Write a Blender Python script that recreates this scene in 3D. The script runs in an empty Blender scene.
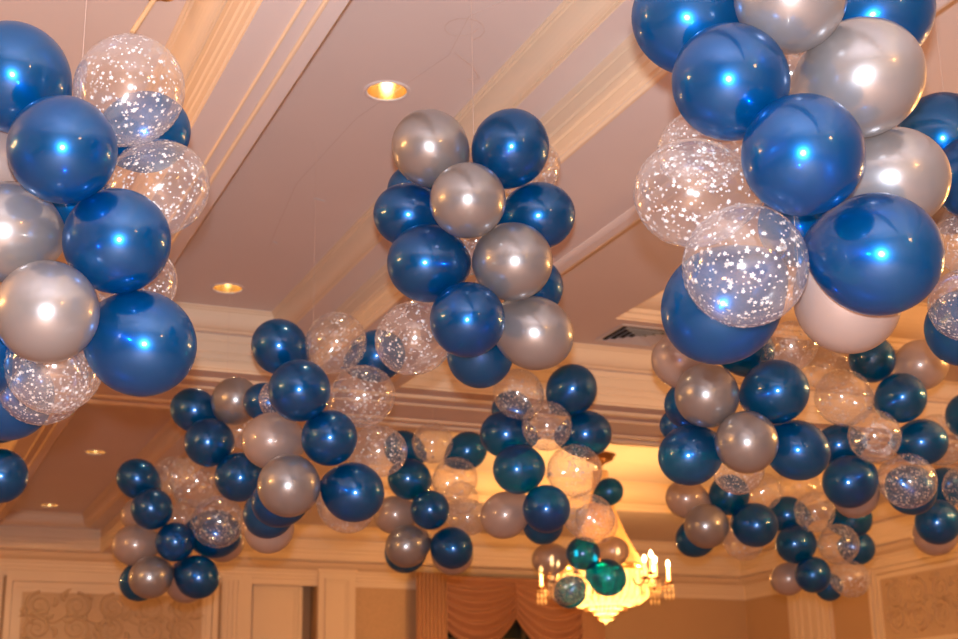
import bpy, bmesh, math, random
from mathutils import Vector, Matrix, Quaternion
from math import pi, sin, cos
random.seed(11)
S = bpy.context.scene
COL = S.collection
EYE = 1.6                                   # camera height above the floor

# ---------------------------------------------------------------- camera, world, lights, exposure
cam_d = bpy.data.cameras.new('camera'); cam = bpy.data.objects.new('camera', cam_d); COL.objects.link(cam)
Rr = Vector((0.92264125, -0.3852965, -0.01672503)); Uu = Vector((-0.09794688, -0.2760505, 0.95613939)); Ff = Vector((0.37301411, 0.88053548, 0.29243417))
cam.matrix_world = Matrix(((Rr.x, Uu.x, -Ff.x, 0), (Rr.y, Uu.y, -Ff.y, 0), (Rr.z, Uu.z, -Ff.z, EYE), (0, 0, 0, 1)))
cam_d.sensor_width = 36; cam_d.lens = 36 * 1500 / 958
cam_d.dof.use_dof = True; cam_d.dof.focus_distance = 4.0; cam_d.dof.aperture_fstop = 5.0
cam_d.clip_start = .05
S.camera = cam
S.view_settings.view_transform = 'Standard'; S.view_settings.look = 'None'; S.view_settings.gamma = 1
S.view_settings.use_curve_mapping = False
S.view_settings.exposure = 0.0
S.cycles.transparent_max_bounces = 32
S.cycles.max_bounces = 8
S.cycles.caustics_reflective = False; S.cycles.caustics_refractive = False
S.cycles.sample_clamp_indirect = 4.0
W = bpy.data.worlds.new('world'); S.world = W; W.use_nodes = True
W.node_tree.nodes['Background'].inputs[0].default_value = (1.0, .62, .36, 1); W.node_tree.nodes['Background'].inputs[1].default_value = .05

def point(name, loc, power, col, rad):
    l = bpy.data.lights.new(name, 'POINT'); l.energy = power; l.color = col; l.shadow_soft_size = rad
    o = bpy.data.objects.new(name, l); COL.objects.link(o); o.location = (loc[0], loc[1], loc[2] + EYE); return o
FLASH = point('camera_flash', tuple(Uu * .12 + Ff * -.02), 1150, (.93, .94, 1.0), .032)
WARM = (1.0, .46, .125)
CH = [(7.34, 14.08), (7.3, 5.2), (-3.3, 5.6), (-3.3, 14.0)]  # first is the modelled chandelier, the rest bare lights for unseen ones
for (x, y) in CH:
    for k in range(5):
        a = k * 2 * pi / 5 + .4
        point('chandelier_light', (x + .62 * cos(a), y + .62 * sin(a), 2.05 if y > 13 else 2.2), 45, WARM, .05)
point('fill_light', (3.0, -1.5, 1.9), 60, WARM, .15)      # added warm fill from behind the camera, no fixture

# ---------------------------------------------------------------- helpers
def nodes(m):
    m.use_nodes = True; nt = m.node_tree; nt.nodes.clear(); out = nt.nodes.new('ShaderNodeOutputMaterial'); return nt, out
def principled(name, col, rough=.6, metal=0., coat=0., noise=0., nscale=8., bump=0., bscale=40., emit=None, es=0., trans=0.):
    m = bpy.data.materials.new(name); nt, out = nodes(m); N = nt.nodes; L = nt.links
    p = N.new('ShaderNodeBsdfPrincipled'); p.inputs['Base Color'].default_value = (*col, 1); p.inputs['Roughness'].default_value = rough
    p.inputs['Metallic'].default_value = metal; p.inputs['Coat Weight'].default_value = coat; p.inputs['Coat Roughness'].default_value = .03
    if noise:
        t = N.new('ShaderNodeTexNoise'); t.inputs['Scale'].default_value = nscale; t.inputs['Detail'].default_value = 5
        g = N.new('ShaderNodeNewGeometry'); L.new(g.outputs['Position'], t.inputs['Vector'])
        r = N.new('ShaderNodeMapRange'); r.inputs['To Min'].default_value = 1 - noise; r.inputs['To Max'].default_value = 1 + noise
        L.new(t.outputs['Fac'], r.inputs['Value'])
        mx = N.new('ShaderNodeVectorMath'); mx.operation = 'SCALE'; mx.inputs[0].default_value = col; L.new(r.outputs[0], mx.inputs['Scale'])
        L.new(mx.outputs[0], p.inputs['Base Color'])
    if bump:
        t = N.new('ShaderNodeTexNoise'); t.inputs['Scale'].default_value = bscale; t.inputs['Detail'].default_value = 3
        g = N.new('ShaderNodeNewGeometry'); L.new(g.outputs['Position'], t.inputs['Vector'])
        b = N.new('ShaderNodeBump'); b.inputs['Strength'].default_value = bump; b.inputs['Distance'].default_value = .01
        L.new(t.outputs['Fac'], b.inputs['Height']); L.new(b.outputs[0], p.inputs['Normal'])
    if emit: p.inputs['Emission Color'].default_value = (*emit, 1); p.inputs['Emission Strength'].default_value = es
    if trans:
        tr = N.new('ShaderNodeBsdfTranslucent'); tr.inputs[0].default_value = (*col, 1); mix = N.new('ShaderNodeMixShader'); mix.inputs[0].default_value = trans
        L.new(p.outputs[0], mix.inputs[1]); L.new(tr.outputs[0], mix.inputs[2]); L.new(mix.outputs[0], out.inputs[0])
    else: L.new(p.outputs[0], out.inputs[0])
    return m
def balloon_material(name, col, metal, rough, clear, tint, edge=.0, gloss=.05, rim=.5, power=4., glow=None, spec=.5):
    """latex film: part of the light goes straight through the thin skin, the rest meets a satin surface; a glossy skin on top reflects more towards the rim"""
    m = bpy.data.materials.new(name); nt, out = nodes(m); N = nt.nodes; L = nt.links
    p = N.new('ShaderNodeBsdfPrincipled'); p.inputs['Base Color'].default_value = (*col, 1); p.inputs['Roughness'].default_value = rough
    p.inputs['Metallic'].default_value = metal; p.inputs['Specular IOR Level'].default_value = spec
    t = N.new('ShaderNodeBsdfTransparent'); t.inputs[0].default_value = (*tint, 1)
    lw = N.new('ShaderNodeLayerWeight'); lw.inputs['Blend'].default_value = .5
    pw = N.new('ShaderNodeMath'); pw.operation = 'POWER'; pw.inputs[1].default_value = power; L.new(lw.outputs['Facing'], pw.inputs[0])
    mr = N.new('ShaderNodeMapRange'); mr.inputs['To Min'].default_value = clear; mr.inputs['To Max'].default_value = clear * (1 - edge); L.new(pw.outputs[0], mr.inputs['Value'])
    mx = N.new('ShaderNodeMixShader'); L.new(mr.outputs[0], mx.inputs[0])
    if glow:
        tl = N.new('ShaderNodeBsdfTranslucent'); tl.inputs[0].default_value = (*glow, 1); mt = N.new('ShaderNodeMixShader'); mt.inputs[0].default_value = .16
        L.new(p.outputs[0], mt.inputs[1]); L.new(tl.outputs[0], mt.inputs[2]); L.new(mt.outputs[0], mx.inputs[1])
    else: L.new(p.outputs[0], mx.inputs[1])
    L.new(t.outputs[0], mx.inputs[2])
    gl = N.new('ShaderNodeBsdfGlossy'); gl.inputs['Roughness'].default_value = .10; gl.inputs[0].default_value = (1, 1, 1, 1)
    m2 = N.new('ShaderNodeMapRange'); m2.inputs['To Min'].default_value = gloss; m2.inputs['To Max'].default_value = rim; L.new(pw.outputs[0], m2.inputs['Value'])
    my = N.new('ShaderNodeMixShader'); L.new(m2.outputs[0], my.inputs[0]); L.new(mx.outputs[0], my.inputs[1]); L.new(gl.outputs[0], my.inputs[2])
    L.new(my.outputs[0], out.inputs[0]); return m

PLASTER = principled('painted_ceiling', (.74, .685, .69), .75, noise=.03, nscale=2.)
TRIM = principled('cream_trim_paint', (.82, .69, .53), .5, noise=.02, nscale=5.)
WALLP = principled('warm_wall_paint', (.55, .38, .22), .65, noise=.03, nscale=3.)
TEXW = principled('stippled_wall_covering', (.60, .43, .26), .8, noise=.16, nscale=45., bump=.5, bscale=60.)
CARVE = principled('carved_plaster', (.58, .43, .28), .7, noise=.08, nscale=20.)
CARVEBG = principled('panel_ground', (.60, .45, .30), .7, noise=.10, nscale=26.)
CARPET = principled('carpet', (.38, .20, .11), .95, noise=.3, nscale=6.)
DRAPE = principled('terracotta_drape', (.50, .25, .14), .6, noise=.06, nscale=9., trans=.1)
DRAPE2 = principled('striped_drape', (.60, .35, .20), .6, noise=.06, nscale=9.)
BRASS = principled('brass', (.80, .55, .22), .25, metal=.9)
DBRASS = principled('dark_bronze', (.16, .07, .03), .4, metal=.7)
GOLDCUP = principled('gold_reflector', (.95, .66, .26), .22, metal=.85)
LAMP = principled('lit_lamp', (1, .9, .7), .5, emit=(1, .86, .6), es=12)
FLAME = principled('flame_bulb', (1, .85, .6), .4, emit=(1, .72, .34), es=26)
CANDLE = principled('glowing_ivory_candle', (.95, .80, .55), .5, emit=(1, .60, .22), es=1.2)  # tube glows by itself, bulb light put into its material
CRYSTAL = principled('crystal_beads', (1.0, .82, .52), .12, coat=1., noise=.35, nscale=42., trans=.6)
PENDANT = principled('crystal_pendants', (1.0, .9, .7), .1, coat=1., noise=.2, nscale=60., trans=.75)
METAL = principled('grey_vent_metal', (.62, .63, .68), .4, metal=.3)
DARK = principled('dark_duct', (.01, .008, .007), .9)
ROPE = principled('cream_rope', (.80, .58, .34), .7, noise=.1, nscale=80.)
LINE = principled('clear_fishing_line', (.62, .50, .46), .5)
STAR = principled('white_star_print', (.76, .76, .78), .7, trans=.25)
BLUE = balloon_material('blue_pearl_latex', (.0, .135, .44), .70, .30, .43, (.0, .48, .86), .45, .040, .26, 3.5, (.0, .42, .70), .12)
SILVER = balloon_material('silver_pearl_latex', (.37, .375, .40), .62, .29, .16, (.82, .78, .74), .6, .045, .42, 3.5, (.9, .8, .7))
PEARL = balloon_material('pale_pearl_latex', (.43, .36, .345), .25, .34, .30, (.93, .86, .80), .5, .045, .42, 3.5, (1.0, .85, .7))
CLEAR = balloon_material('clear_latex', (.80, .80, .84), .0, .4, .964, (.985, .98, .98), .14, .085, .60, 2.6)
GLASSDK = principled('dark_window_glass', (.05, .05, .035), .08, noise=.8, nscale=5.)
GOLDPAT = principled('gilt_pattern', (.30, .20, .07), .5, noise=.7, nscale=14.)

def link(name, me, mat=None, parent=None, smooth=False):
    if isinstance(me, bmesh.types.BMesh):
        bm = me; me = bpy.data.meshes.new(name)
        bmesh.ops.recalc_face_normals(bm, faces=bm.faces) if len(bm.faces) else None
        bm.to_mesh(me); bm.free()
        if smooth:
            for p in me.polygons: p.use_smooth = True
    o = bpy.data.objects.new(name, me); COL.objects.link(o)
    if mat and not me.materials: me.materials.append(mat)
    if parent: o.parent = parent
    return o
def empty(name, loc):
    o = bpy.data.objects.new(name, None); COL.objects.link(o); o.location = loc; o.empty_display_size = .1; return o
def tag(o, label, cat, group=None, kind=None):
    o['label'] = label; o['category'] = cat
    if group: o['group'] = group
    if kind: o['kind'] = kind
    return o
def struct(name, bm, mat, smooth=False, parent=None):
    o = link(name, bm, mat, parent, smooth)
    if not parent: o['kind'] = 'structure'
    return o
def box(bm, x0, x1, y0, y1, z0, z1):
    vs = [bm.verts.new((x, y, z)) for x in (x0, x1) for y in (y0, y1) for z in (z0, z1)]
    for f in ((0, 1, 3, 2), (4, 6, 7, 5), (0, 4, 5, 1), (2, 3, 7, 6), (0, 2, 6, 4), (1, 5, 7, 3)): bm.faces.new([vs[i] for i in f])
def tube(bm, pts, rad, n=8, cap=True):
    pts = [Vector(p) for p in pts]; rings = []
    R = rad if isinstance(rad, (list, tuple)) else [rad] * len(pts)
    prev = None
    for i, p in enumerate(pts):
        t = (pts[min(i + 1, len(pts) - 1)] - pts[max(i - 1, 0)]).normalized()
        if prev is None: a = t.orthogonal().normalized()
        else: a = (prev - t * prev.dot(t)).normalized()
        prev = a; b = t.cross(a)
        rings.append([bm.verts.new(p + (a * cos(2 * pi * k / n) + b * sin(2 * pi * k / n)) * R[i]) for k in range(n)])
    for r0, r1 in zip(rings, rings[1:]):
        for k in range(n): bm.faces.new((r0[k], r0[(k + 1) % n], r1[(k + 1) % n], r1[k]))
    if cap: bm.faces.new(rings[0][::-1]); bm.faces.new(rings[-1])
def lathe(bm, prof, n=32, c=(0, 0, 0), lobes=0, amp=0.):
    rings = []
    for (r, z) in prof:
        if r < 1e-6: rings.append([bm.verts.new((c[0], c[1], c[2] + z))])
        else: rings.append([bm.verts.new((c[0] + r * (1 + amp * cos(lobes * 2 * pi * k / n)) * cos(2 * pi * k / n), c[1] + r * (1 + amp * cos(lobes * 2 * pi * k / n)) * sin(2 * pi * k / n), c[2] + z)) for k in range(n)])
    for a, b in zip(rings, rings[1:]):
        for k in range(n):
            k2 = (k + 1) % n
            if len(a) == 1 and len(b) == 1: continue
            if len(a) == 1: bm.faces.new((a[0], b[k2], b[k]))
            elif len(b) == 1: bm.faces.new((a[k], a[k2], b[0]))
            else: bm.faces.new((a[k], a[k2], b[k2], b[k]))

# ---------------------------------------------------------------- room: floor, walls
HC, HS = 3.0, 2.6                            # coffer ceiling and beam soffit, above the eye
XL, XR, YB, YF = -8.0, 11.7, -4.0, 18.2
def Zr(z): return z + EYE
bm = bmesh.new(); box(bm, XL - .2, XR + .2, YB - .2, YF + .2, -.15, 0); struct('floor', bm, CARPET)
# far wall with the window opening (x 6.95..9.02) and the niche (x 4.75..5.45)
bm = bmesh.new()
ZT = Zr(3.6)
for (x0, x1, z0, z1) in ((XL, 4.61, 0, ZT), (4.61, 5.45, Zr(2.5), ZT), (5.45, 6.95, 0, ZT), (6.95, 9.02, Zr(2.42), ZT), (6.95, 9.02, 0, .7), (9.02, XR, 0, ZT)):
    box(bm, x0, x1, YF, YF + .3, z0, z1)
box(bm, 4.55, 5.5, YF + .3, YF + .4, 0, Zr(2.6))
struct('wall_far', bm, WALLP)
bm = bmesh.new(); box(bm, XR, XR + .2, YB, YF + .3, 0, ZT); struct('wall_right', bm, WALLP)
bm = bmesh.new(); box(bm, XL - .2, XL, YB, YF + .3, 0, ZT); struct('wall_left', bm, WALLP)
bm = bmesh.new(); box(bm, XL, XR, YB - .2, YB, 0, ZT); struct('wall_back', bm, WALLP)

# ---------------------------------------------------------------- coffered ceiling
def crown(z_top, z_mid, z_bot, wx, flat):
    """(offset from the coffer edge, height) down the moulding: bead, cove, flat, stepped riser"""
    P = [(0, z_top), (0, z_top - .010), (.012, z_top - .014), (.012, z_top - .024), (.022, z_top - .028)]
    c0, c1 = (.022, z_top - .028), (wx - .016, z_mid + .012)
    for i in range(1, 8):
        a = i / 8 * pi / 2
        P.append((c0[0] + (c1[0] - c0[0]) * (1 - cos(a)), c0[1] + (c1[1] - c0[1]) * sin(a)))
    P += [c1, (wx - .016, z_mid + .004), (wx - .004, z_mid + .004), (wx, z_mid)]
    f = flat; h = z_mid - z_bot
    P += [(f, z_mid), (f, z_mid - .16 * h), (f + .006, z_mid - .19 * h), (f + .001, z_mid - .22 * h), (f + .001, z_mid - .46 * h), (f + .010, z_mid - .50 * h),
          (f + .004, z_mid - .54 * h), (f + .004, z_mid - .66 * h), (f + .013, z_mid - .70 * h), (f + .006, z_mid - .74 * h), (f + .006, z_mid - .92 * h), (f + .015, z_mid - .94 * h), (f + .015, z_bot)]
    return P
def sweep_rect(bm, rect, sides):
    """sides: four lists of (offset, z), in the order -x, +x, -y, +y"""
    x0, x1, y0, y1 = rect; n = len(sides[0]); rows = []
    for i in range(n):
        a, b, c, d = (s[i] for s in sides); z = a[1]
        rows.append([bm.verts.new(p) for p in ((x0 - a[0], y0 - c[0], Zr(z)), (x1 + b[0], y0 - c[0], Zr(z)), (x1 + b[0], y1 + d[0], Zr(z)), (x0 - a[0], y1 + d[0], Zr(z)))])
    for i, (r, s) in enumerate(zip(rows, rows[1:])):
        flat = sides[0][i][1] == sides[0][i + 1][1] and max(abs(q[i][0] - q[i + 1][0]) for q in sides) > .03
        for k in range(4):
            f = bm.faces.new((r[k], r[(k + 1) % 4], s[(k + 1) % 4], s[k])); f.material_index = 1 if flat else 0
def plate(bm, rect, z, holes=(), rad=.09):
    """flat field with round openings, cut as a row of cells"""
    x0, x1, y0, y1 = rect
    if not holes:
        bm.faces.new([bm.verts.new(p) for p in ((x0, y0, z), (x1, y0, z), (x1, y1, z), (x0, y1, z))]); return
    ys = [y0]
    for (hx, hy) in holes:
        plate(bm, (x0, x1, ys[-1], hy - .2), z); ys.append(hy + .2)
        n = 32; inner = []; outer = []
        for k in range(n):
            a = 2 * pi * k / n + pi / 4; c, s = cos(a), sin(a); m = max(abs(c), abs(s))
            inner.append(bm.verts.new((hx + rad * c, hy + rad * s, z)))
            ox = hx + .2 * c / m; oy = hy + .2 * s / m
            ox = x0 if abs(ox - (hx - .2)) < 1e-4 else x1 if abs(ox - (hx + .2)) < 1e-4 else ox
            outer.append(bm.verts.new((ox, oy, z)))
        for k in range(n): bm.faces.new((inner[k], inner[(k + 1) % n], outer[(k + 1) % n], outer[k]))
    plate(bm, (x0, x1, ys[-1], y1), z)

ROWS = [(-2.5, 9.33, .145, .145), (10.85, 17.64, .145, .17)]
COLS = [(-7.4, 1.035, .25, .094), (1.63, 2.45, .19, .25), (3.675, 11.14, .25, .25)]
HOLES = {(0, 1): [(2.06, 2.85), (2.06, 5.89), (2.06, 8.94)], (1, 1): [(2.06, 11.15), (2.06, 14.18), (2.03, 17.19)]}
TRAYS = {(0, 2): (4.95, 10.1, .8, 8.45), (1, 2): (4.95, 10.1, 11.6, 15.35), (0, 0): (-6.1, -.9, .8, 8.3), (1, 0): (-6.1, -.9, 11.6, 15.35)}
xs = [XL]; 
for c in COLS: xs += [c[0] - c[2] - .015, c[1] + c[3] + .015]
xs.append(XR)
ys = [YB]
for r in ROWS: ys += [r[0] - r[2] - .015, r[1] + r[3] + .015]
ys.append(YF)
bm = bmesh.new()
for i in range(len(xs) - 1):
    for j in range(len(ys) - 1):
        if i % 2 == 1 and j % 2 == 1: continue
        plate(bm, (xs[i], xs[i + 1], ys[j], ys[j + 1]), Zr(HS))
soff = struct('ceiling', bm, PLASTER)
n_trim = 0
for j, r in enumerate(ROWS):
    for i, c in enumerate(COLS):
        rect = (c[0], c[1], r[0], r[1])
        bm = bmesh.new()
        sweep_rect(bm, rect, [crown(HC, 2.85, HS, .10, w) for w in (c[2], c[3], r[2], r[3])])
        n_trim += 1; struct('trim_%d' % n_trim, bm, TRIM).data.materials.append(PLASTER)
        bm = bmesh.new()
        if (j, i) in TRAYS:
            t = TRAYS[(j, i)]; o = .25
            tx0, tx1, ty0, ty1 = t[0] - o, t[1] + o, t[2] - o, t[3] + o
            for q in ((c[0], tx0, r[0], r[1]), (tx1, c[1], r[0], r[1]), (tx0, tx1, r[0], ty0), (tx0, tx1, ty1, r[1])): plate(bm, q, Zr(HC))
            plate(bm, t, Zr(3.3))
            b2 = bmesh.new(); prof = [(0, 3.3), (0, 3.285), (.02, 3.28)]
            for k in range(1, 10):
                a = k / 9 * pi / 2; prof.append((.02 + .19 * (1 - cos(a)), 3.28 - .2 * sin(a)))
            prof += [(.215, 3.08), (.215, 3.05), (.235, 3.045), (.235, 3.012), (.25, 3.01), (.25, 3.0)]
            sweep_rect(b2, t, [prof] * 4); n_trim += 1; struct('trim_%d' % n_trim, b2, TRIM)
        else: plate(bm, rect, Zr(HC), HOLES.get((j, i), ()))
        struct('ceiling', bm, PLASTER)
# roof slab above everything, so nothing leaks in
bm = bmesh.new(); box(bm, XL - .2, XR + .2, YB - .2, YF + .4, Zr(3.6), Zr(3.75)); struct('ceiling', bm, PLASTER)

# raised strips on the beam soffits
def strip(x0, x1, y0, y1, h=.014, mat=None):
    global n_trim
    bm = bmesh.new()
    # rounded strip: wide foot, narrower face
    along_x = (x1 - x0) > (y1 - y0)
    w = (y1 - y0) if along_x else (x1 - x0)
    pts = [(0, 0), (.0, .25), (.15, .75), (.3, 1), (.7, 1), (.85, .75), (1, .25), (1, 0)]
    rows = []
    for e in (0, 1):
        rows.append([bm.verts.new(((x0, x1)[e], y0 + p[0] * w, Zr(HS) - p[1] * h) if along_x else (x0 + p[0] * w, (y0, y1)[e], Zr(HS) - p[1] * h)) for p in pts])
    for k in range(len(pts) - 1): bm.faces.new((rows[0][k], rows[0][k + 1], rows[1][k + 1], rows[1][k]))
    bm.faces.new(rows[0]); bm.faces.new(rows[1])
    n_trim += 1; struct('trim_%d' % n_trim, bm, mat or TRIM)
yA, yB_ = -2.3, 9.62
for (a, b_, h) in ((1.272, 1.286, .012), (1.338, 1.358, .014)):
    strip(a, b_, YB, yB_, h); strip(a, b_, 10.6, 17.9, h)
for (a, b_, h) in ((2.718, 2.745, .014),):
    strip(a, b_, YB, yB_, h); strip(a, b_, 10.6, 17.9, h)
strip(3.30, 3.41, YB, yB_, .016, PLASTER); strip(3.30, 3.41, 10.6, 17.9, .016, PLASTER)
for (a, b_, h) in ((9.66, 9.72, .02), (9.90, 9.95, .014), (10.36, 10.42, .016), (10.52, 10.58, .02)):
    strip(XL, XR, a, b_, h)

# wall crown, frieze
def wall_profile_far(): return [(17.99, 2.60), (17.99, 2.595), (18.02, 2.592), (18.03, 2.58), (18.05, 2.56), (18.085, 2.54), (18.13, 2.525), (18.15, 2.52), (18.15, 2.495), (18.165, 2.49), (18.165, 2.445), (18.175, 2.44), (18.175, 2.405), (18.185, 2.40), (18.185, 2.33), (18.2, 2.325)]
bm = bmesh.new(); P = wall_profile_far(); rows = [[bm.verts.new((x, y, Zr(z))) for (y, z) in P] for x in (XL, XR - (YF - 18.0))]
rows[1] = [bm.verts.new((XR - (YF - y), y, Zr(z))) for (y, z) in P]
for k in range(len(P) - 1): bm.faces.new((rows[0][k], rows[0][k + 1], rows[1][k + 1], rows[1][k]))
n_trim += 1; struct('trim_%d' % n_trim, bm, TRIM)
bm = bmesh.new(); r0 = [bm.verts.new((XR - (YF - y), y, Zr(z))) for (y, z) in P]; r1 = [bm.verts.new((XR - (YF - y), YB, Zr(z))) for (y, z) in P]
for k in range(len(P) - 1): bm.faces.new((r0[k], r0[k + 1], r1[k + 1], r1[k]))
n_trim += 1; struct('trim_%d' % n_trim, bm, TRIM)

# ---------------------------------------------------------------- far-wall joinery
def frame_box(bm, x0, x1, z0, z1, w, d, y=YF, steps=((0, 1.), (.45, .6), (.75, .3))):
    """picture-frame moulding standing off the far wall; stepped section"""
    for (s, hh) in steps:
        a = w * s; t = d * hh; ww = w * (1 - s) / 1.0
        X0, X1, Z0, Z1 = x0 + a, x1 - a, z0 + a, z1 - a
        e = w * .42
        box(bm, X0, X0 + e, y - t, y, Z0, Z1); box(bm, X1 - e, X1, y - t, y, Z0, Z1)
        box(bm, X0 + e, X1 - e, y - t, y, Z1 - e, Z1); box(bm, X0 + e, X1 - e, y - t, y, Z0, Z0 + e)
def trim_obj(bm, mat=None):
    global n_trim
    n_trim += 1; return struct('trim_%d' % n_trim, bm, mat or TRIM)
# fluted pilaster left of the niche
bm = bmesh.new(); box(bm, 4.24, 4.49, YF - .05, YF, 0, Zr(2.40))
for k in range(4): box(bm, 4.265 + k * .055, 4.29 + k * .055, YF - .065, YF - .05, .3, Zr(2.36))
trim_obj(bm)
# niche surround, door panel
bm = bmesh.new(); box(bm, 4.49, 4.61, YF - .03, YF + .02, 0, Zr(2.5)); box(bm, 4.49, 5.45, YF - .04, YF, Zr(2.5), Zr(2.56)); trim_obj(bm)
bm = bmesh.new(); box(bm, 4.61, 5.30, YF + .12, YF + .18, 0, Zr(2.44)); frame_box(bm, 4.66, 5.27, .2, Zr(2.36), .07, .035, y=YF + .12)
dr = struct('door_1', bm, TRIM)
# pilaster with inset panel, right of the niche
bm = bmesh.new(); box(bm, 5.45, 5.93, YF - .07, YF, 0, Zr(2.52)); box(bm, 5.43, 5.95, YF - .09, YF, Zr(2.50), Zr(2.56)); frame_box(bm, 5.53, 5.85, .2, Zr(2.42), .05, .03, y=YF - .07); trim_obj(bm)
# stippled wall covering panel
bm = bmesh.new(); box(bm, 5.93, 6.62, YF - .012, YF, 0, Zr(2.49)); trim_obj(bm, TEXW)
# scroll relief
def relief(bm, x0, x1, z0, z1, put, seed):
    rnd = random.Random(seed); W_, H_ = x1 - x0, z1 - z0
    n = max(2, round(W_ / .42)); cx = [x0 + (k + .5) * W_ / n for k in range(n)]
    for k, c in enumerate(cx):
        for row in (0, 1):
            zc = z0 + H_ * (.3 + .42 * row); d = 1 if (k + row) % 2 else -1; r0 = .15
            pts = []
            for i in range(26):
                t = i / 25; a = d * (t * 4.2 * pi) + (pi / 2 if row else -pi / 2); r = r0 * (1 - t) + .012
                pts.append(put(c + r * cos(a), zc + r * sin(a) * .95, .012))
            tube(bm, pts, [.020 * (1 - .6 * i / 25) for i in range(26)], 6)
            for q in range(5):
                a = rnd.uniform(0, 2 * pi); L_ = rnd.uniform(.07, .13); px, pz = c + r0 * cos(a), zc + r0 * sin(a)
                pts = [put(px + L_ * t * cos(a + t * 1.4 * d), pz + L_ * t * sin(a + t * 1.4 * d), .012) for t in (0, .25, .5, .75, 1)]
                tube(bm, pts, [.008, .022, .026, .018, .004], 6)
    for s in (.5,):
        pts = [put(x0 + W_ * t / 30, z0 + H_ * (.5 + .10 * sin(t * .9)), .010) for t in range(31)]
        tube(bm, pts, .012, 6)
def panel_far(x0, x1, z0, z1, seed):
    bm = bmesh.new(); frame_box(bm, x0, x1, z0, z1, .16, .05); tr = trim_obj(bm)
    b = bmesh.new(); box(b, x0 + .13, x1 - .13, YF - .008, YF, z0 + .13, z1 - .13); struct('panel_ground', b, CARVEBG, parent=tr)
    b = bmesh.new(); relief(b, x0 + .17, x1 - .17, z0 + .16, z1 - .16, lambda x, z, d: (x, YF - d, z), seed); struct('carved_relief', b, CARVE, smooth=True, parent=tr)
panel_far(1.72, 4.20, Zr(1.40), Zr(2.34), 3)
bm = bmesh.new(); box(bm, 1.30, 1.68, YF - .05, YF, 0, Zr(2.40)); 
for k in range(5): box(bm, 1.33 + k * .07, 1.36 + k * .07, YF - .065, YF - .05, .3, Zr(2.36))
trim_obj(bm)
# right wall: pilasters and carved panel
def rbox(bm, y0, y1, z0, z1, t, base=0.): box(bm, XR - base - t, XR - base, y0, y1, z0, z1)
bm = bmesh.new(); rbox(bm, 16.18, 17.09, 0, Zr(2.40), .06)
for (a, b_) in ((16.30, 16.36), (16.42, 16.48), (16.60, 16.66), (16.78, 16.84), (16.92, 16.98)): rbox(bm, a, b_, .3, Zr(2.36), .018, .06)
trim_obj(bm)
bm = bmesh.new()
for (s, t) in ((0, .05), (.07, .03), (.14, .02)):
    y1, y0, z0, z1 = 15.36 - s, 13.2 + s, Zr(1.28) + s, Zr(2.44) - s; e = .06
    rbox(bm, y0, y0 + e, z0, z1, t); rbox(bm, y1 - e, y1, z0, z1, t); rbox(bm, y0 + e, y1 - e, z0, z0 + e, t); rbox(bm, y0 + e, y1 - e, z1 - e, z1, t)
tr = trim_obj(bm)
b = bmesh.new(); box(b, XR - .008, XR, 13.4, 15.16, Zr(1.48), Zr(2.24)); struct('panel_ground', b, CARVEBG, parent=tr)
b = bmesh.new(); relief(b, 13.44, 15.10, Zr(1.52), Zr(2.22), lambda x, z, d: (XR - d, x, z), 8); struct('carved_relief', b, CARVE, smooth=True, parent=tr)

# window behind the drapery
bm = bmesh.new(); box(bm, 6.95, 9.02, YF + .18, YF + .20, .7, Zr(2.42))
win = struct('window_1', bm, GLASSDK)
bm = bmesh.new()
for x in (6.95, 7.62, 8.31, 8.98): box(bm, x, x + .05, YF + .13, YF + .18, .7, Zr(2.42))
for z in (.7, 1.5, 2.4, 3.3, Zr(2.36)): box(bm, 6.95, 9.02, YF + .135, YF + .175, z, z + .04)
struct('window_frame', bm, GOLDPAT, parent=win)

# drapery: two swags and two pleated side curtains
cur = empty('drapery', (8.0, YF - .15, Zr(2.52))); tag(cur, 'terracotta drapery with two swags over the window of the far wall', 'curtain')
def swag(x0, x1, ztop, sag_l, sag, mirror=False):
    bm = bmesh.new(); nu, nv = 48, 60; g = []
    for i in range(nu + 1):
        u = i / nu; col = []
        uu = 1 - u if mirror else u
        for j in range(nv + 1):
            v = j / nv
            # each fold is a catenary; the lower ones hang deeper
            drop = v * (sag_l * (1 - uu) + .50 * uu) + v ** .8 * sag * 4 * uu * (1 - uu)
            fold = .050 * sin(v * 13 * pi) * (.5 + 1.6 * uu * (1 - uu)) 
            x = x0 + (x1 - x0) * u
            col.append(bm.verts.new((x - 8.0, -.03 - fold - .12 * sin(pi * v * .5) * 4 * uu * (1 - uu) * .5, -drop + fold * .3 + (ztop - 2.52))))
        g.append(col)
    for i in range(nu):
        for j in range(nv): bm.faces.new((g[i][j], g[i + 1][j], g[i + 1][j + 1], g[i][j + 1]))
    o = link('swag', bm, DRAPE, cur, smooth=True)
    md = o.modifiers.new('thick', 'SOLIDIFY'); md.thickness = .01
swag(7.04, 8.10, 2.50, .62, .36, False); swag(8.06, 9.12, 2.50, .72, .42, True)
def pleats(x0, x1, n, amp, name, y=-.02):
    bm = bmesh.new(); N_ = n * 8; t = []; bt = []
    for i in range(N_ + 1):
        x = x0 + (x1 - x0) * i / N_; yy = y - .03 - amp * (.5 + .5 * cos(2 * pi * n * i / N_))
        t.append(bm.verts.new((x - 8.0, yy, 0))); bt.append(bm.verts.new((x - 8.0, yy, -Zr(2.52) + .02)))
    for i in range(N_): bm.faces.new((t[i], t[i + 1], bt[i + 1], bt[i]))
    o = link(name, bm, DRAPE2, cur, smooth=True); md = o.modifiers.new('thick', 'SOLIDIFY'); md.thickness = .008
pleats(6.68, 7.10, 8, .035, 'side_curtain'); pleats(9.0, 9.34, 7, .035, 'side_curtain')

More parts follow.
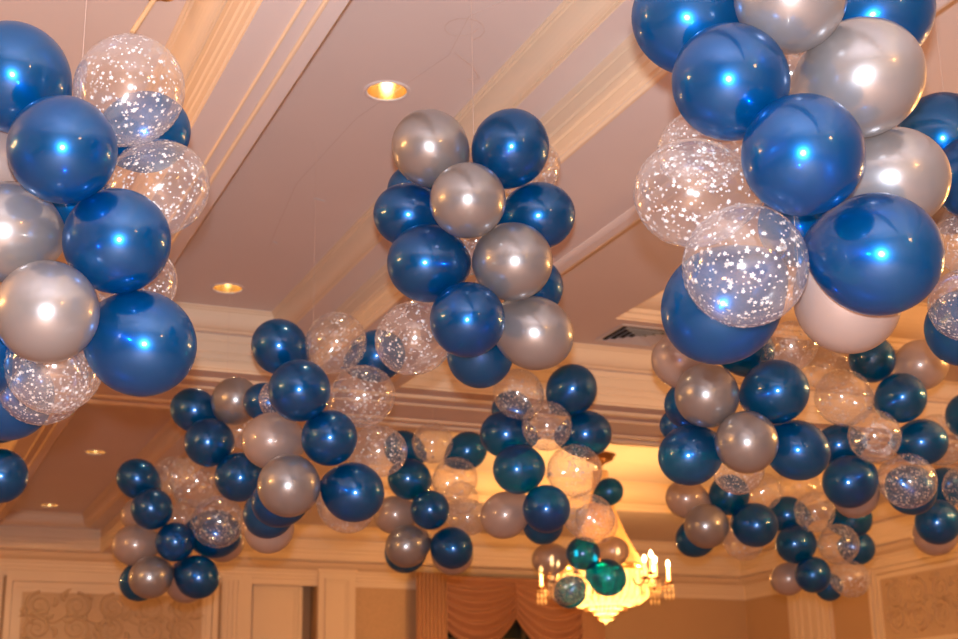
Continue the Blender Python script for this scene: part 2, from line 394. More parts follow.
# ---------------------------------------------------------------- recessed downlights
def copy_tree(o, parent=None):
    c = o.copy(); COL.objects.link(c); c.parent = parent
    for ch in [k for k in o.children]: copy_tree(ch, c)
    return c
dl = empty('recessed_downlight', (0, 0, 0))
bm = bmesh.new(); lathe(bm, [(.090, .0), (.090, -.003), (.097, -.006), (.106, -.004), (.108, 0)], 40); link('trim_ring', bm, PLASTER, dl, True)
bm = bmesh.new(); lathe(bm, [(.090, .0), (.088, .02), (.082, .05), (.072, .08), (.058, .105), (.04, .118), (0, .12)], 40); link('reflector', bm, GOLDCUP, dl, True)
bm = bmesh.new(); lathe(bm, [(0, .035), (.018, .04), (.027, .055), (.027, .07), (.016, .10), (.014, .118), (0, .119)], 20); link('bulb', bm, LAMP, dl, True)
first = True
DLL = {(2.06, 5.89): 'gold recessed downlight above the lone balloon cluster, nearest the camera', (2.06, 8.94): 'gold recessed downlight before the white crown of the cross beam',
       (2.06, 14.18): 'dim recessed downlight beyond the cross beam, nearer of the two there', (2.03, 17.19): 'farthest recessed downlight, close to the far wall'}
for (x, y), lab in DLL.items():
    o = dl if first else copy_tree(dl); first = False
    o.location = (x, y, Zr(HC)); tag(o, lab, 'light', 'recessed downlights in the narrow coffer')
    l = bpy.data.lights.new('downlight_beam', 'SPOT'); l.energy = 14; l.color = (1, .66, .34); l.spot_size = 1.9; l.spot_blend = .6; l.shadow_soft_size = .03
    lo = bpy.data.objects.new('downlight_beam', l); COL.objects.link(lo); lo.location = (x, y, Zr(HC) + .012)
for j, i in HOLES:                            # cover the openings the camera cannot see
    for (x, y) in HOLES[(j, i)]:
        if (x, y) not in DLL:
            bm = bmesh.new(); lathe(bm, [(.11, -.002), (.09, .004), (0, .006)], 24); o = struct('trim_%d' % (n_trim + 1), bm, PLASTER); n_trim += 1; o.location = (x, y, Zr(HC))

# ---------------------------------------------------------------- ceiling air diffuser
vt = empty('air_vent', (5.04, 9.0, Zr(HC))); tag(vt, 'grey square ceiling vent with nested louvres, near the cross beam', 'vent')
vt.scale = (1.15, 1.0, 1)
bm = bmesh.new()
def ring(bm, r0, z0, r1, z1, t=.004):
    a = [bm.verts.new((sx * r0, sy * r0, z0)) for sx, sy in ((-1, -1), (1, -1), (1, 1), (-1, 1))]; b = [bm.verts.new((sx * r1, sy * r1, z1)) for sx, sy in ((-1, -1), (1, -1), (1, 1), (-1, 1))]
    for k in range(4): bm.faces.new((a[k], a[(k + 1) % 4], b[(k + 1) % 4], b[k]))
ring(bm, .205, 0, .205, -.008); ring(bm, .205, -.008, .185, -.010); ring(bm, .185, -.010, .18, -.002); link('frame', bm, METAL, vt)
for k in range(4):
    bm = bmesh.new(); r = .165 - .042 * k; ring(bm, r, -.022, r - .022, -.002); ring(bm, r - .022, -.002, r - .020, -.001); o = link('louvre', bm, METAL, vt); md = o.modifiers.new('t', 'SOLIDIFY'); md.thickness = .002
bm = bmesh.new(); plate(bm, (-.184, .184, -.184, .184), -.001); link('duct_opening', bm, DARK, vt)

# ---------------------------------------------------------------- crystal chandelier
cx, cy = CH[0]
cd = empty('chandelier', (cx, cy, Zr(3.3))); tag(cd, 'lit crystal chandelier with candle arms hanging behind the smallest balloon cluster', 'chandelier')
def cz(z): return z - 3.3
bm = bmesh.new(); lathe(bm, [(0, 0), (.17, 0), (.17, -.02), (.14, -.035), (.15, -.055), (.10, -.08), (.05, -.10), (.03, -.13), (0, -.13)], 32, lobes=12, amp=.04); link('canopy', bm, DBRASS, cd, True)
bm = bmesh.new(); lathe(bm, [(.035, cz(3.2)), (.02, cz(3.1)), (.03, cz(3.0)), (.018, cz(2.9)), (.018, cz(2.2)), (.05, cz(2.12)), (.02, cz(2.05)), (.02, cz(1.95))], 16); link('stem', bm, BRASS, cd, True)
# tent of bead strands
bm = bmesh.new(); NS = 40
for k in range(NS):
    a = 2 * pi * k / NS; pts = []; rr = []
    for i in range(41):
        t = i / 40; r = .07 + (.42 - .07) * t ** 1.9; z = cz(3.12) + (cz(2.08) - cz(3.12)) * t
        pts.append((r * cos(a), r * sin(a), z)); rr.append(.007 + .011 * (i % 2) + .010 * t)
    tube(bm, pts, rr, 5)
link('bead_tent', bm, CRYSTAL, cd, True)
bm = bmesh.new(); lathe(bm, [(.40, cz(2.10)), (.44, cz(2.10)), (.45, cz(2.07)), (.44, cz(2.03)), (.40, cz(2.03)), (.40, cz(2.10))], 48); link('ring_band', bm, BRASS, cd, True)
# crystal basket under the ring, row over row of drops
def drops(bm, r, z, n, size, ph=0):
    for k in range(n):
        a = 2 * pi * (k + ph) / n; x, y = r * cos(a), r * sin(a)
        top = bm.verts.new((x, y, z + size)); bot = bm.verts.new((x, y, z - size * 1.1))
        w = size * .48; m = [bm.verts.new((x + w * cos(a + q * pi / 2), y + w * sin(a + q * pi / 2), z)) for q in range(4)]
        for q in range(4): bm.faces.new((top, m[q], m[(q + 1) % 4])); bm.faces.new((bot, m[(q + 1) % 4], m[q]))
bm = bmesh.new()
lathe(bm, [(.43, cz(2.03)), (.46, cz(1.97)), (.47, cz(1.86)), (.44, cz(1.77)), (.36, cz(1.71)), (.22, cz(1.68)), (.195, cz(1.67))], 56, lobes=28, amp=.02)
for q in range(9):
    t = q / 8; r = .49 - .27 * t ** 3; z = cz(2.0) - .33 * t; drops(bm, r, z, 46 - 2 * q, .030, .5 * (q % 2))
link('crystal_basket', bm, CRYSTAL, cd)
bm = bmesh.new(); lathe(bm, [(.19, cz(1.70)), (.18, cz(1.66)), (.13, cz(1.655)), (.125, cz(1.61)), (.08, cz(1.60)), (.07, cz(1.55)), (.03, cz(1.54)), (0, cz(1.50))], 40, lobes=20, amp=.03)
for (r, z, n) in ((.19, 1.68, 26), (.13, 1.63, 20), (.08, 1.575, 12)): drops(bm, r, cz(z), n, .026)
link('crystal_finial', bm, CRYSTAL, cd)
NARM = 16
for k in range(NARM):
    a = 2 * pi * k / NARM + .18; R = .67 if k % 2 == 0 else .56; zz = 1.90 if k % 2 == 0 else 1.98
    arm = None
    bm = bmesh.new(); pts = []
    for i in range(13):
        t = i / 12; r = .42 + (R - .42) * t; z = cz(2.0) - .10 * sin(pi * t) + (zz - 2.0) * t; pts.append((r * cos(a), r * sin(a), z))
    tube(bm, pts, .009, 7); lathe(bm, [(.0, -.01), (.045, .0), (.05, .014), (.018, .02), (.018, .03), (0, .03)], 16, (R * cos(a), R * sin(a), cz(zz)))
    arm = link('arm', bm, DBRASS, cd, True)
    bm = bmesh.new(); lathe(bm, [(.0165, .03), (.0165, .165), (.010, .168), (0, .168)], 12, (R * cos(a), R * sin(a), cz(zz))); link('candle', bm, CANDLE, arm, True)
    bm = bmesh.new(); lathe(bm, [(.006, .168), (.018, .185), (.020, .20), (.012, .225), (0, .245)], 12, (R * cos(a), R * sin(a), cz(zz))); link('bulb', bm, FLAME, arm, True)
    bm = bmesh.new()
    for q in range(6):
        b_ = q * pi / 3; px, py = R * cos(a) + .045 * cos(b_), R * sin(a) + .045 * sin(b_)
        for (dz, s) in ((-.03, .018), (-.075, .026), (-.135, .034)):
            z = cz(zz) + dz; top = bm.verts.new((px, py, z + s)); bot = bm.verts.new((px, py, z - s * 1.1)); w = s * .42
            m = [bm.verts.new((px + w * cos(v * pi / 2), py + w * sin(v * pi / 2), z)) for v in range(4)]
            for v in range(4): bm.faces.new((top, m[v], m[(v + 1) % 4])); bm.faces.new((bot, m[(v + 1) % 4], m[v]))
    link('pendants', bm, PENDANT, arm)
point('basket_fill', (cx, cy, 1.88), 50, (1, .62, .22), .10)  # added light inside the basket so its crystals glow
point('tent_fill', (cx, cy, 2.30), 20, (1, .62, .22), .08)  # added light inside the bead tent to brighten the strands
point('tent_fill', (cx, cy, 2.85), 5, (1, .62, .22), .03)  # second added light, higher up in the tent

# ---------------------------------------------------------------- balloons
def balloon_mesh(name, mat, stars=0, seed=0):
    bm = bmesh.new(); n = 48; prof = []
    M = 30
    def shape(th):
        c = cos(th); d = max(0., -c)
        return (sin(th) * (1 - .07 * d ** 2) + .045 * d ** 14, 1.02 * c - .20 * d ** 5)
    for i in range(M + 1):
        th = pi * i / M
        prof.append(shape(th))
    prof[0] = (0, prof[0][1])
    lathe(bm, prof, n)
    bmesh.ops.recalc_face_normals(bm, faces=bm.faces)
    for f in bm.faces: f.smooth = True
    if stars:
        rnd = random.Random(seed)
        for k in range(stars):
            c = rnd.uniform(-.86, .97); th = math.acos(c); ph = rnd.uniform(0, 2 * pi)
            r, z = shape(th); r2, z2 = shape(th + .01); T = Vector(((r2 - r) * cos(ph), (r2 - r) * sin(ph), z2 - z)).normalized()
            B = Vector((-sin(ph), cos(ph), 0)); Nn = T.cross(B) * -1
            P = Vector((r * cos(ph), r * sin(ph), z))
            if Nn.dot(P) < 0: Nn = -Nn
            q = rnd.random(); s = .056 if q < .13 else .042 if q < .34 else .027 if q < .60 else .016
            five = s > .02; m = 10 if five else 6; a0 = rnd.uniform(0, 2 * pi); vs = []
            cv = bm.verts.new(P + Nn * .004)
            for i in range(m):
                rad = s * (1 if (i % 2 == 0 or not five) else .40); a = a0 + 2 * pi * i / m
                v = P + (T * cos(a) + B * sin(a)) * rad
                v = v - Nn * (rad * rad * .5) + Nn * .004
                vs.append(bm.verts.new(v))
            for i in range(m):
                f = bm.faces.new((cv, vs[i], vs[(i + 1) % m])); f.material_index = 1
    me = bpy.data.meshes.new(name); bm.to_mesh(me); bm.free(); me.materials.append(mat)
    if stars: me.materials.append(STAR)
    return me
def knot_mesh(mat):
    bm = bmesh.new()
    lathe(bm, [(.050, -1.205), (.035, -1.225), (.030, -1.24), (.050, -1.25), (.058, -1.262), (.046, -1.275), (.030, -1.28), (.045, -1.295), (.075, -1.315), (.070, -1.32), (.03, -1.30), (0, -1.295)], 20)
    me = bpy.data.meshes.new('knot'); bmesh.ops.recalc_face_normals(bm, faces=bm.faces); bm.to_mesh(me); bm.free(); me.materials.append(mat)
    for p in me.polygons: p.use_smooth = True
    return me
MESH = {'b': [balloon_mesh('blue_balloon', BLUE)], 's': [balloon_mesh('silver_balloon', SILVER)], 'p': [balloon_mesh('pearl_balloon', PEARL)], 'c': [balloon_mesh('star_print_balloon', CLEAR, 560, 5 + k) for k in range(3)]}
CKNOT = balloon_material('clear_latex_knot', (.85, .84, .86), .0, .4, .6, (.95, .93, .9), .5)
KNOT = {'b': knot_mesh(BLUE), 's': knot_mesh(SILVER), 'p': knot_mesh(PEARL), 'c': knot_mesh(CKNOT)}
NAME = {'b': 'blue_balloon', 's': 'silver_balloon', 'p': 'pearl_balloon', 'c': 'star_print_balloon'}
WORD = {'b': 'blue balloon', 's': 'silver balloon', 'p': 'pale pearl balloon', 'c': 'clear starry balloon'}
GW = {'b': 'blue balloons of the ', 's': 'silver balloons of the ', 'p': 'pale pearl balloons of the ', 'c': 'clear star-print balloons of the '}
# clusters: description, axis (x, y), balloons as (kind, x, y, z, radius, width:height, place)
CLUSTERS = [
 ('large cluster at the left edge', (0.45, 3.75), [
  ('b', 0.273, 3.633, 1.717, 0.141, 1.06, 'topmost'),
  ('c', 0.541, 3.516, 1.676, 0.139, 1.0, 'at the top right'),
  ('b', 0.381, 3.445, 1.46, 0.13, 1.0, 'in front below the topmost'),
  ('c', 0.65, 3.668, 1.484, 0.129, 1.06, 'at the right rim'),
  ('b', 0.632, 3.789, 1.69, 0.114, 1.0, 'peeping between the two star-print ones'),
  ('s', 0.291, 3.691, 1.324, 0.13, 1.04, 'at the frame edge in the middle'),
  ('p', 0.232, 3.868, 1.58, 0.113, 1.0, 'behind the upper ones'),
  ('b', 0.537, 3.552, 1.283, 0.132, 1.1, 'in the middle right'),
  ('s', 0.382, 3.546, 1.082, 0.124, 1.0, 'in front at the lower left'),
  ('b', 0.623, 3.646, 1.055, 0.136, 1.1, 'largest, at the lower right'),
  ('c', 0.637, 3.858, 1.29, 0.107, 1.0, 'peeping out at the lower right'),
  ('c', 0.437, 3.799, 1.018, 0.122, 1.0, 'under the front silver one'),
  ('c', 0.434, 4.029, 1.041, 0.123, 1.0, 'second from the bottom, half covered'),
  ('b', 0.37, 4.253, 1.045, 0.127, 1.02, 'below the two overlapping star-print ones'),
  ('b', 0.236, 3.914, 1.04, 0.115, 1.0, 'a sliver at the frame edge'),
  ('b', 0.48, 3.833, 1.454, 0.106, 1.0, 'deep inside behind the middle ones'),
 ]),
 ('lone cluster in the centre', (1.94, 4.60), [
  ('s', 1.745, 4.525, 2.111, 0.136, 1.04, 'at the top left'),
  ('b', 2.002, 4.419, 2.107, 0.137, 0.96, 'at the top right'),
  ('s', 1.817, 4.369, 1.868, 0.129, 0.99, 'in front, second from the top'),
  ('b', 1.726, 4.697, 1.922, 0.118, 1.11, 'at the left rim'),
  ('b', 2.149, 4.522, 1.911, 0.125, 1.1, 'at the right rim'),
  ('b', 1.751, 4.572, 1.703, 0.139, 1.12, 'in front at the middle left'),
  ('s', 2.011, 4.446, 1.698, 0.138, 1.0, 'in front at the middle right'),
  ('b', 1.852, 4.471, 1.48, 0.128, 1.0, 'in front at the bottom'),
  ('s', 2.147, 4.577, 1.492, 0.133, 1.01, 'at the lower right'),
  ('c', 1.772, 4.765, 1.49, 0.134, 1.0, 'at the lower left'),
  ('b', 2.04, 4.811, 1.464, 0.12, 1.05, 'lowest, hanging under the others'),
  ('b', 2.196, 4.693, 1.707, 0.113, 1.0, 'peeping out behind the right silver one'),
  ('c', 2.161, 4.617, 2.135, 0.114, 1.0, 'a rim behind the upper right blue one'),
  ('c', 1.954, 4.722, 1.842, 0.109, 1.0, 'deep inside the gap in the middle'),
  ('b', 1.809, 4.837, 2.074, 0.107, 1.0, 'behind the upper left silver one'),
 ]),
 ('biggest cluster at the upper right', (1.93, 2.69), [
  ('b', 1.705, 2.721, 1.697, 0.132, 1.01, 'at the upper left corner'),
  ('s', 1.832, 2.498, 1.667, 0.126, 1.0, 'cut by the top frame edge'),
  ('b', 2.167, 2.624, 1.753, 0.136, 1.0, 'at the upper right corner'),
  ('b', 1.708, 2.573, 1.469, 0.131, 1.03, 'left of the middle, second row'),
  ('s', 2.039, 2.545, 1.524, 0.141, 1.12, 'big one right of the middle, second row'),
  ('b', 1.797, 2.455, 1.26, 0.131, 0.98, 'front and centre'),
  ('c', 1.726, 2.785, 1.287, 0.131, 1.02, 'at the left rim'),
  ('c', 1.831, 2.905, 1.46, 0.103, 1.0, 'mostly hidden behind the left rim'),
  ('c', 2.016, 2.777, 1.643, 0.098, 1.0, 'a glimpse between silver and blue ones'),
  ('s', 2.197, 2.658, 1.343, 0.125, 1.21, 'at the right rim'),
  ('b', 2.042, 2.553, 1.098, 0.14, 1.13, 'largest, at the lower right'),
  ('c', 1.753, 2.636, 1.064, 0.138, 1.03, 'front one at the lower left'),
  ('b', 1.853, 2.897, 1.062, 0.14, 1.03, 'at the bottom left'),
  ('p', 2.138, 2.798, 1.073, 0.126, 1.04, 'at the bottom right'),
  ('b', 2.072, 2.866, 1.282, 0.103, 1.0, 'deep inside behind the front ones'),
 ]),
 ('cluster cut by the right edge', (3.33, 3.72), [
  ('b', 3.261, 3.672, 2.025, 0.158, 1.0, 'topmost'),
  ('b', 3.205, 3.484, 1.81, 0.136, 1.02, 'second from the top'),
  ('c', 3.393, 3.758, 1.703, 0.112, 1.0, 'in the middle'),
  ('c', 3.261, 3.66, 1.44, 0.118, 0.97, 'front one at the bottom'),
  ('b', 3.416, 3.856, 1.433, 0.129, 1.0, 'lowest'),
  ('s', 3.431, 3.867, 1.886, 0.105, 1.0, 'hidden behind the upper ones'),
 ]),
 ('cluster hanging left of the centre', (1.91, 6.50), [
  ('b', 1.746, 6.48, 1.917, 0.129, 1.0, 'at the top left'),
  ('c', 1.967, 6.327, 1.916, 0.141, 0.98, 'topmost'),
  ('b', 1.766, 6.211, 1.647, 0.138, 1.02, 'in front, second row left'),
  ('c', 2.085, 6.3, 1.667, 0.146, 1.01, 'at the upper right rim'),
  ('b', 2.206, 6.446, 1.908, 0.127, 1.0, 'behind the upper right star-print one'),
  ('b', 1.927, 6.281, 1.46, 0.126, 1.0, 'front and centre'),
  ('p', 1.73, 6.505, 1.479, 0.134, 1.11, 'at the left rim'),
  ('s', 1.757, 6.318, 1.242, 0.139, 1.08, 'in front at the lower left'),
  ('b', 2.064, 6.357, 1.237, 0.137, 1.06, 'at the lower right'),
  ('c', 2.207, 6.43, 1.449, 0.124, 1.0, 'at the right rim'),
  ('b', 1.79, 6.566, 1.222, 0.125, 1.04, 'just under the lower left silver one'),
  ('b', 1.794, 6.786, 1.199, 0.119, 1.04, 'second from the bottom left'),
  ('p', 1.852, 6.999, 1.165, 0.122, 1.08, 'lowest at the left'),
  ('c', 2.118, 6.625, 1.231, 0.136, 1.05, 'lowest at the right'),
  ('b', 1.755, 6.781, 1.727, 0.095, 1.0, 'a dark sliver at the upper left'),
  ('c', 1.801, 6.59, 1.696, 0.109, 0.96, 'peeping out left of the second row'),
 ]),
 ('small cluster far left behind the others', (1.84, 7.93), [
  ('b', 1.687, 8.04, 1.971, 0.124, 1.05, 'topmost'),
  ('s', 1.873, 7.864, 1.996, 0.131, 1.0, 'at the upper right'),
  ('b', 1.748, 7.895, 1.762, 0.135, 1.08, 'in the middle left'),
  ('b', 1.895, 7.797, 1.563, 0.134, 0.92, 'at the bottom right'),
  ('c', 1.99, 8.048, 1.882, 0.112, 1.0, 'in the gap at the right'),
 ]),
 ('lowest cluster at the far left', (1.88, 9.40), [
  ('b', 1.633, 9.379, 1.829, 0.129, 1.03, 'at the upper left'),
  ('c', 1.874, 9.462, 1.878, 0.128, 1.0, 'topmost'),
  ('c', 1.961, 9.199, 1.797, 0.165, 0.96, 'at the upper right'),
  ('b', 1.703, 9.235, 1.62, 0.129, 1.03, 'in front, second row left'),
  ('c', 2.069, 9.041, 1.528, 0.162, 1.04, 'big front one at the right rim'),
  ('b', 2.122, 9.344, 1.501, 0.158, 1.08, 'just under the right rim star-print one'),
  ('p', 1.658, 9.497, 1.434, 0.134, 1.15, 'at the left rim'),
  ('b', 1.861, 9.273, 1.429, 0.121, 1.0, 'front and centre'),
  ('s', 1.739, 9.36, 1.22, 0.133, 1.05, 'in front at the bottom left'),
  ('b', 1.725, 9.648, 1.23, 0.127, 1.0, 'at the bottom left corner'),
  ('b', 2.016, 9.32, 1.225, 0.136, 1.06, 'at the bottom right'),
  ('p', 2.005, 9.591, 1.226, 0.134, 1.0, 'lowest, half hidden'),
  ('p', 1.699, 9.621, 1.645, 0.115, 1.0, 'a sliver at the upper left rim'),
  ('c', 1.943, 9.492, 1.617, 0.102, 1.0, 'in the middle gap'),
  ('p', 2.231, 9.603, 1.499, 0.139, 1.05, 'a pale rim at the right'),
 ]),
 ('small cluster below the centre one', (3.47, 9.00), [
  ('c', 3.389, 8.8, 2.06, 0.131, 1.0, 'topmost in front'),
  ('b', 3.686, 8.941, 2.057, 0.128, 1.11, 'at the upper right'),
  ('b', 3.304, 9.1, 2.076, 0.125, 1.0, 'at the upper left'),
  ('b', 3.292, 8.966, 1.851, 0.137, 1.07, 'at the left, second row'),
  ('c', 3.559, 8.843, 1.844, 0.145, 1.05, 'at the right, second row'),
  ('p', 3.264, 9.165, 1.649, 0.128, 1.0, 'at the left rim'),
  ('b', 3.386, 8.844, 1.635, 0.125, 1.01, 'front and centre'),
  ('s', 3.294, 9.008, 1.426, 0.138, 1.04, 'in front at the bottom left'),
  ('b', 3.378, 9.27, 1.427, 0.138, 1.0, 'a rim at the bottom left'),
  ('b', 3.549, 8.891, 1.407, 0.136, 1.03, 'in front at the bottom right'),
  ('p', 3.652, 9.144, 1.408, 0.138, 1.05, 'a pale rim at the bottom right'),
  ('c', 3.687, 8.951, 1.622, 0.123, 1.0, 'at the right rim'),
  ('c', 3.713, 9.125, 1.778, 0.113, 1.0, 'half hidden above the right rim'),
 ]),
 ('cluster right of the centre', (3.48, 7.28), [
  ('c', 3.277, 7.202, 1.992, 0.138, 1.04, 'topmost, at the upper left'),
  ('b', 3.555, 7.118, 2.017, 0.14, 1.09, 'at the upper right'),
  ('b', 3.287, 7.4, 1.81, 0.136, 1.14, 'at the left rim, second row'),
  ('c', 3.369, 7.051, 1.788, 0.133, 1.0, 'front one in the second row'),
  ('b', 3.693, 7.239, 1.807, 0.135, 1.13, 'at the right rim, second row'),
  ('b', 3.287, 7.244, 1.587, 0.138, 1.08, 'in front at the middle left'),
  ('c', 3.567, 7.139, 1.576, 0.145, 1.09, 'in front at the middle right'),
  ('p', 3.298, 7.467, 1.375, 0.13, 1.0, 'at the lower left'),
  ('b', 3.401, 7.155, 1.363, 0.127, 0.96, 'in front near the bottom'),
  ('c', 3.688, 7.225, 1.341, 0.131, 1.06, 'in front at the lower right'),
  ('b', 3.541, 7.499, 1.342, 0.114, 1.05, 'lowest, mostly covered'),
  ('c', 3.833, 7.415, 1.348, 0.114, 1.05, 'a rim at the lower right'),
  ('b', 3.383, 7.531, 1.986, 0.113, 1.0, 'dark one behind the topmost'),
 ]),
 ('cluster in front of the chandelier', (5.39, 10.65), [
  ('b', 5.554, 10.52, 2.167, 0.113, 0.98, 'smallest, at the top'),
  ('p', 5.156, 10.81, 1.657, 0.135, 1.0, 'at the left'),
  ('b', 5.299, 10.509, 1.665, 0.133, 1.0, 'front and centre'),
  ('p', 5.634, 10.64, 1.717, 0.12, 1.0, 'at the right'),
  ('c', 5.22, 10.649, 1.428, 0.151, 0.97, 'at the bottom left'),
  ('b', 5.522, 10.548, 1.491, 0.148, 1.09, 'at the bottom right'),
  ('b', 5.364, 10.893, 1.413, 0.13, 1.1, 'half covered, lowest'),
 ]),
 ('cluster just under the biggest one', (3.49, 5.44), [
  ('p', 3.288, 5.5, 1.734, 0.124, 1.13, 'at the upper left rim'),
  ('s', 3.311, 5.34, 1.542, 0.138, 1.06, 'in front at the upper left'),
  ('b', 3.594, 5.251, 1.561, 0.141, 1.11, 'in front at the upper right'),
  ('b', 3.313, 5.508, 1.318, 0.134, 1.1, 'at the lower left'),
  ('s', 3.424, 5.236, 1.326, 0.132, 1.0, 'in front near the bottom'),
  ('b', 3.735, 5.325, 1.331, 0.133, 1.04, 'at the lower right'),
  ('b', 3.401, 5.616, 1.572, 0.116, 1.0, 'dark one at the left behind the silver'),
  ('b', 3.422, 5.792, 1.521, 0.077, 1.0, 'smallest dark one at the left rim'),
  ('b', 3.624, 5.48, 1.802, 0.116, 1.0, 'at the top behind the larger cluster'),
  ('c', 3.714, 5.278, 1.783, 0.111, 1.0, 'at the upper right rim'),
  ('c', 3.579, 5.556, 1.287, 0.116, 1.06, 'at the bottom'),
 ]),
 ('small cluster beside the chandelier candles', (5.30, 8.41), [
  ('c', 5.577, 8.386, 1.791, 0.127, 1.0, 'at the upper right'),
  ('p', 5.072, 8.509, 1.738, 0.134, 1.02, 'at the upper left'),
  ('s', 5.093, 8.32, 1.531, 0.145, 1.01, 'in front at the lower left'),
  ('b', 5.394, 8.224, 1.537, 0.147, 1.14, 'in front at the right'),
  ('b', 5.169, 8.585, 1.496, 0.13, 1.04, 'at the bottom left'),
  ('b', 5.317, 8.382, 1.756, 0.135, 1.05, 'at the top in the middle'),
  ('c', 5.473, 8.494, 1.483, 0.136, 1.05, 'at the bottom right'),
 ]),
 ('crowded cluster at the right', (4.96, 6.34), [
  ('c', 4.754, 6.321, 1.882, 0.152, 1.04, 'at the upper left'),
  ('b', 5.013, 6.187, 1.869, 0.133, 1.1, 'at the upper right'),
  ('b', 4.928, 6.281, 2.098, 0.124, 1.12, 'topmost'),
  ('p', 5.197, 6.224, 2.075, 0.14, 1.14, 'at the top right rim'),
  ('c', 4.81, 6.17, 1.648, 0.135, 1.04, 'front and centre'),
  ('b', 5.19, 6.269, 1.663, 0.127, 1.09, 'at the right, third row'),
  ('b', 4.824, 6.493, 1.668, 0.117, 1.0, 'at the left, third row'),
  ('b', 4.775, 6.361, 1.445, 0.141, 1.15, 'in front at the lower left'),
  ('c', 5.037, 6.229, 1.438, 0.145, 1.07, 'in front at the lower right'),
  ('p', 4.951, 6.555, 1.417, 0.123, 1.09, 'a pale rim at the lower left'),
  ('b', 5.224, 6.439, 1.439, 0.135, 1.02, 'just under the lower right star-print one'),
  ('c', 4.782, 6.5, 2.092, 0.124, 1.0, 'at the upper left, farthest back'),
 ]),
 ('last cluster at the right edge', (6.04, 7.09), [
  ('b', 6.046, 6.868, 2.01, 0.133, 0.88, 'topmost'),
  ('c', 6.054, 7.146, 1.918, 0.161, 0.96, 'at the upper left'),
  ('c', 6.055, 6.973, 1.598, 0.133, 1.05, 'in the middle at the frame edge'),
  ('b', 5.895, 7.053, 1.395, 0.134, 1.07, 'at the bottom'),
  ('p', 6.052, 7.27, 1.37, 0.136, 1.14, 'lowest, under the blue one'),
  ('b', 6.113, 7.217, 1.645, 0.122, 1.0, 'behind the middle one'),
 ]),
 ('lowest small cluster at the right', (6.28, 8.76), [
  ('c', 6.105, 8.557, 1.712, 0.14, 1.0, 'at the upper middle'),
  ('b', 6.094, 8.859, 1.739, 0.136, 1.03, 'at the upper left'),
  ('b', 6.061, 8.742, 1.517, 0.14, 1.12, 'in front at the left'),
  ('c', 6.312, 8.6, 1.507, 0.142, 1.02, 'in front at the right'),
  ('c', 6.231, 8.899, 1.962, 0.142, 1.22, 'topmost'),
  ('b', 6.498, 8.674, 1.694, 0.132, 1.03, 'at the upper right'),
  ('b', 6.623, 8.812, 1.522, 0.124, 0.84, 'a dark rim at the right'),
  ('p', 6.106, 8.929, 1.302, 0.119, 1.0, 'at the bottom left'),
  ('b', 6.099, 8.626, 1.292, 0.124, 0.95, 'in front at the bottom'),
  ('c', 6.456, 8.7, 1.285, 0.132, 1.03, 'at the bottom right'),
  ('b', 6.442, 8.931, 1.255, 0.099, 1.0, 'lowest, mostly hidden'),
 ]),
 ('partly seen cluster at the left edge', (0.58, 6.92), [
  ('b', 0.595, 6.929, 1.329, 0.123, 1.08, 'at the frame edge'),
  ('b', 0.563, 6.91, 1.621, 0.148, 0.83, 'teal one above'),
 ]),
]
for ci, (desc, axis, items) in enumerate(CLUSTERS):
    ax = Vector((axis[0], axis[1], 0)); away = ax.normalized(); ax = ax + away * .05
    zs = [i[3] for i in items]; zc = (max(zs) + min(zs)) / 2; hh = max(.2, (max(zs) - min(zs)) / 2)
    rnd = random.Random(100 + ci)
    for k, (t, x, y, z, r, asp, place) in enumerate(items):
        u = Vector((x - ax.x, y - ax.y, 0)); u = u.normalized() if u.length > .02 else -away
        u.z = .45 * (z - zc) / hh + rnd.uniform(-.12, .12); u.normalize()
        side = abs(u.dot(Vector((away.y, -away.x, 0))))
        el = 1 + .06 * side                    # side-on balloons show their length
        o = bpy.data.objects.new(NAME[t], MESH[t][k % len(MESH[t])]); COL.objects.link(o)
        o.rotation_mode = 'QUATERNION'
        o.rotation_quaternion = u.to_track_quat('Z', 'Y') @ Quaternion((0, 0, 1), rnd.uniform(0, 6.28))
        o.scale = (r * (1 - .03 * side), r * (1 - .03 * side), r * el); o.location = (x, y, z + EYE)
        tag(o, '%s %s, %s' % (WORD[t], place, desc), 'balloon', GW[t] + desc)
        kn = bpy.data.objects.new('knot', KNOT[t]); COL.objects.link(kn); kn.parent = o
# fishing lines that carry the clusters
for ci, (desc, axis, items) in enumerate(CLUSTERS):
    ax = Vector((axis[0], axis[1], 0)); ax = ax + ax.normalized() * .05
    top = min(max(i[3] for i in items), 2.3)
    zt = HS
    x, y = ax.x, ax.y
    for j, r in enumerate(ROWS):
        for i, c in enumerate(COLS):
            if c[0] < x < c[1] and r[0] < y < r[1]:
                zt = HC; t = TRAYS.get((j, i))
                if t and t[0] < x < t[1] and t[2] < y < t[3]: zt = 3.3
    bm = bmesh.new(); tube(bm, [(x, y, Zr(min(i[3] for i in items))), (x, y, Zr((top + zt) / 2)), (x, y, Zr(zt))], .0005 if ci != 1 else .0008, 5)
    o = link('hanging_line', bm, LINE); tag(o, 'thin clear line carrying the ' + desc, 'string')

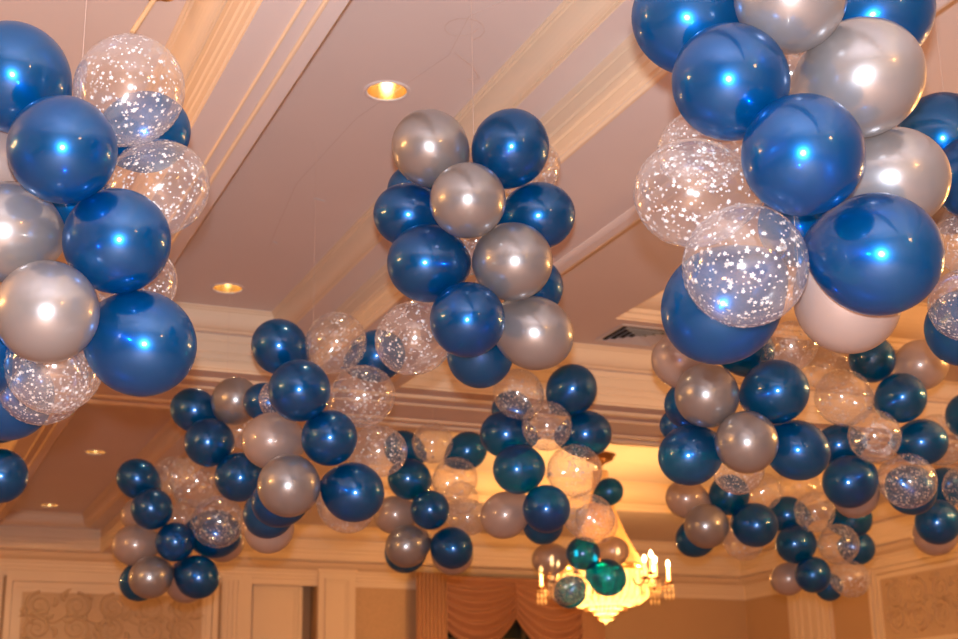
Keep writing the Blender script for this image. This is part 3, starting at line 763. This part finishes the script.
# loose line curls on the ceiling over the lone cluster
bm = bmesh.new(); zz = Zr(HC) - .004
tube(bm, [(2.42, 4.55, zz), (2.14, 5.10, zz), (2.19, 5.45, zz), (2.02, 6.2, zz), (1.98, 7.1, zz), (2.1, 8.1, zz)], .0010, 5)
tube(bm, [(2.14 + .07 * cos(a * .5) * (1 + .02 * a), 5.16 + .09 * sin(a * .5), zz - .01 - .002 * a) for a in range(15)], .0009, 5)
tube(bm, [(2.20, 5.42, zz), (2.24, 5.30, zz - .12), (2.16, 5.05, zz - .30), (2.00, 4.80, zz - .45)], .0009, 5)
o = link('loose_line', bm, LINE); tag(o, 'loose curled clear line taped along the ceiling above the lone cluster', 'string')
def tape(x, y, rot, w):
    bm = bmesh.new(); box(bm, -w, w, -.008, .008, -.003, 0); o = link('tape_piece', bm, STAR); o.location = (x, y, Zr(HC)); o.rotation_euler = (0, 0, rot); return o
tag(tape(2.16, 7.28, .3, .035), 'white tape scrap on the ceiling, upper of the two scraps', 'tape', 'tape scraps on the ceiling')
tag(tape(2.12, 8.02, .9, .022), 'white tape scrap on the ceiling, lower of the two scraps', 'tape', 'tape scraps on the ceiling')

# twisted rope with its brass ceiling rose, above the left cluster
rx, ry = .905, 5.43
rp = bmesh.new(); p0 = Vector((.91, 5.36, Zr(HC) - .02)); p1 = Vector((.838, 5.45, Zr(2.85)))
for s in (0, 1, 2):
    pts = []
    for i in range(121):
        t = i / 120; c = p0.lerp(p1, t); a = 2 * pi * (t * 6 + s / 3)
        pts.append(c + Vector((cos(a), sin(a), 0)) * .0055)
    tube(rp, pts, .0062, 6)
o = link('twisted_rope', rp, ROPE, smooth=True); tag(o, 'cream twisted rope hanging from the brass rose above the left cluster', 'rope')
bm = bmesh.new(); lathe(bm, [(0, -.035), (.03, -.04), (.05, -.025), (.08, -.03), (.105, -.012), (.11, 0), (0, 0)], 48, lobes=8, amp=.10)
o = link('ceiling_rose', bm, BRASS, smooth=True); o.location = (.90, 5.31, Zr(HC)); tag(o, 'small brass ceiling rose at the top edge holding a rope', 'ceiling rose')
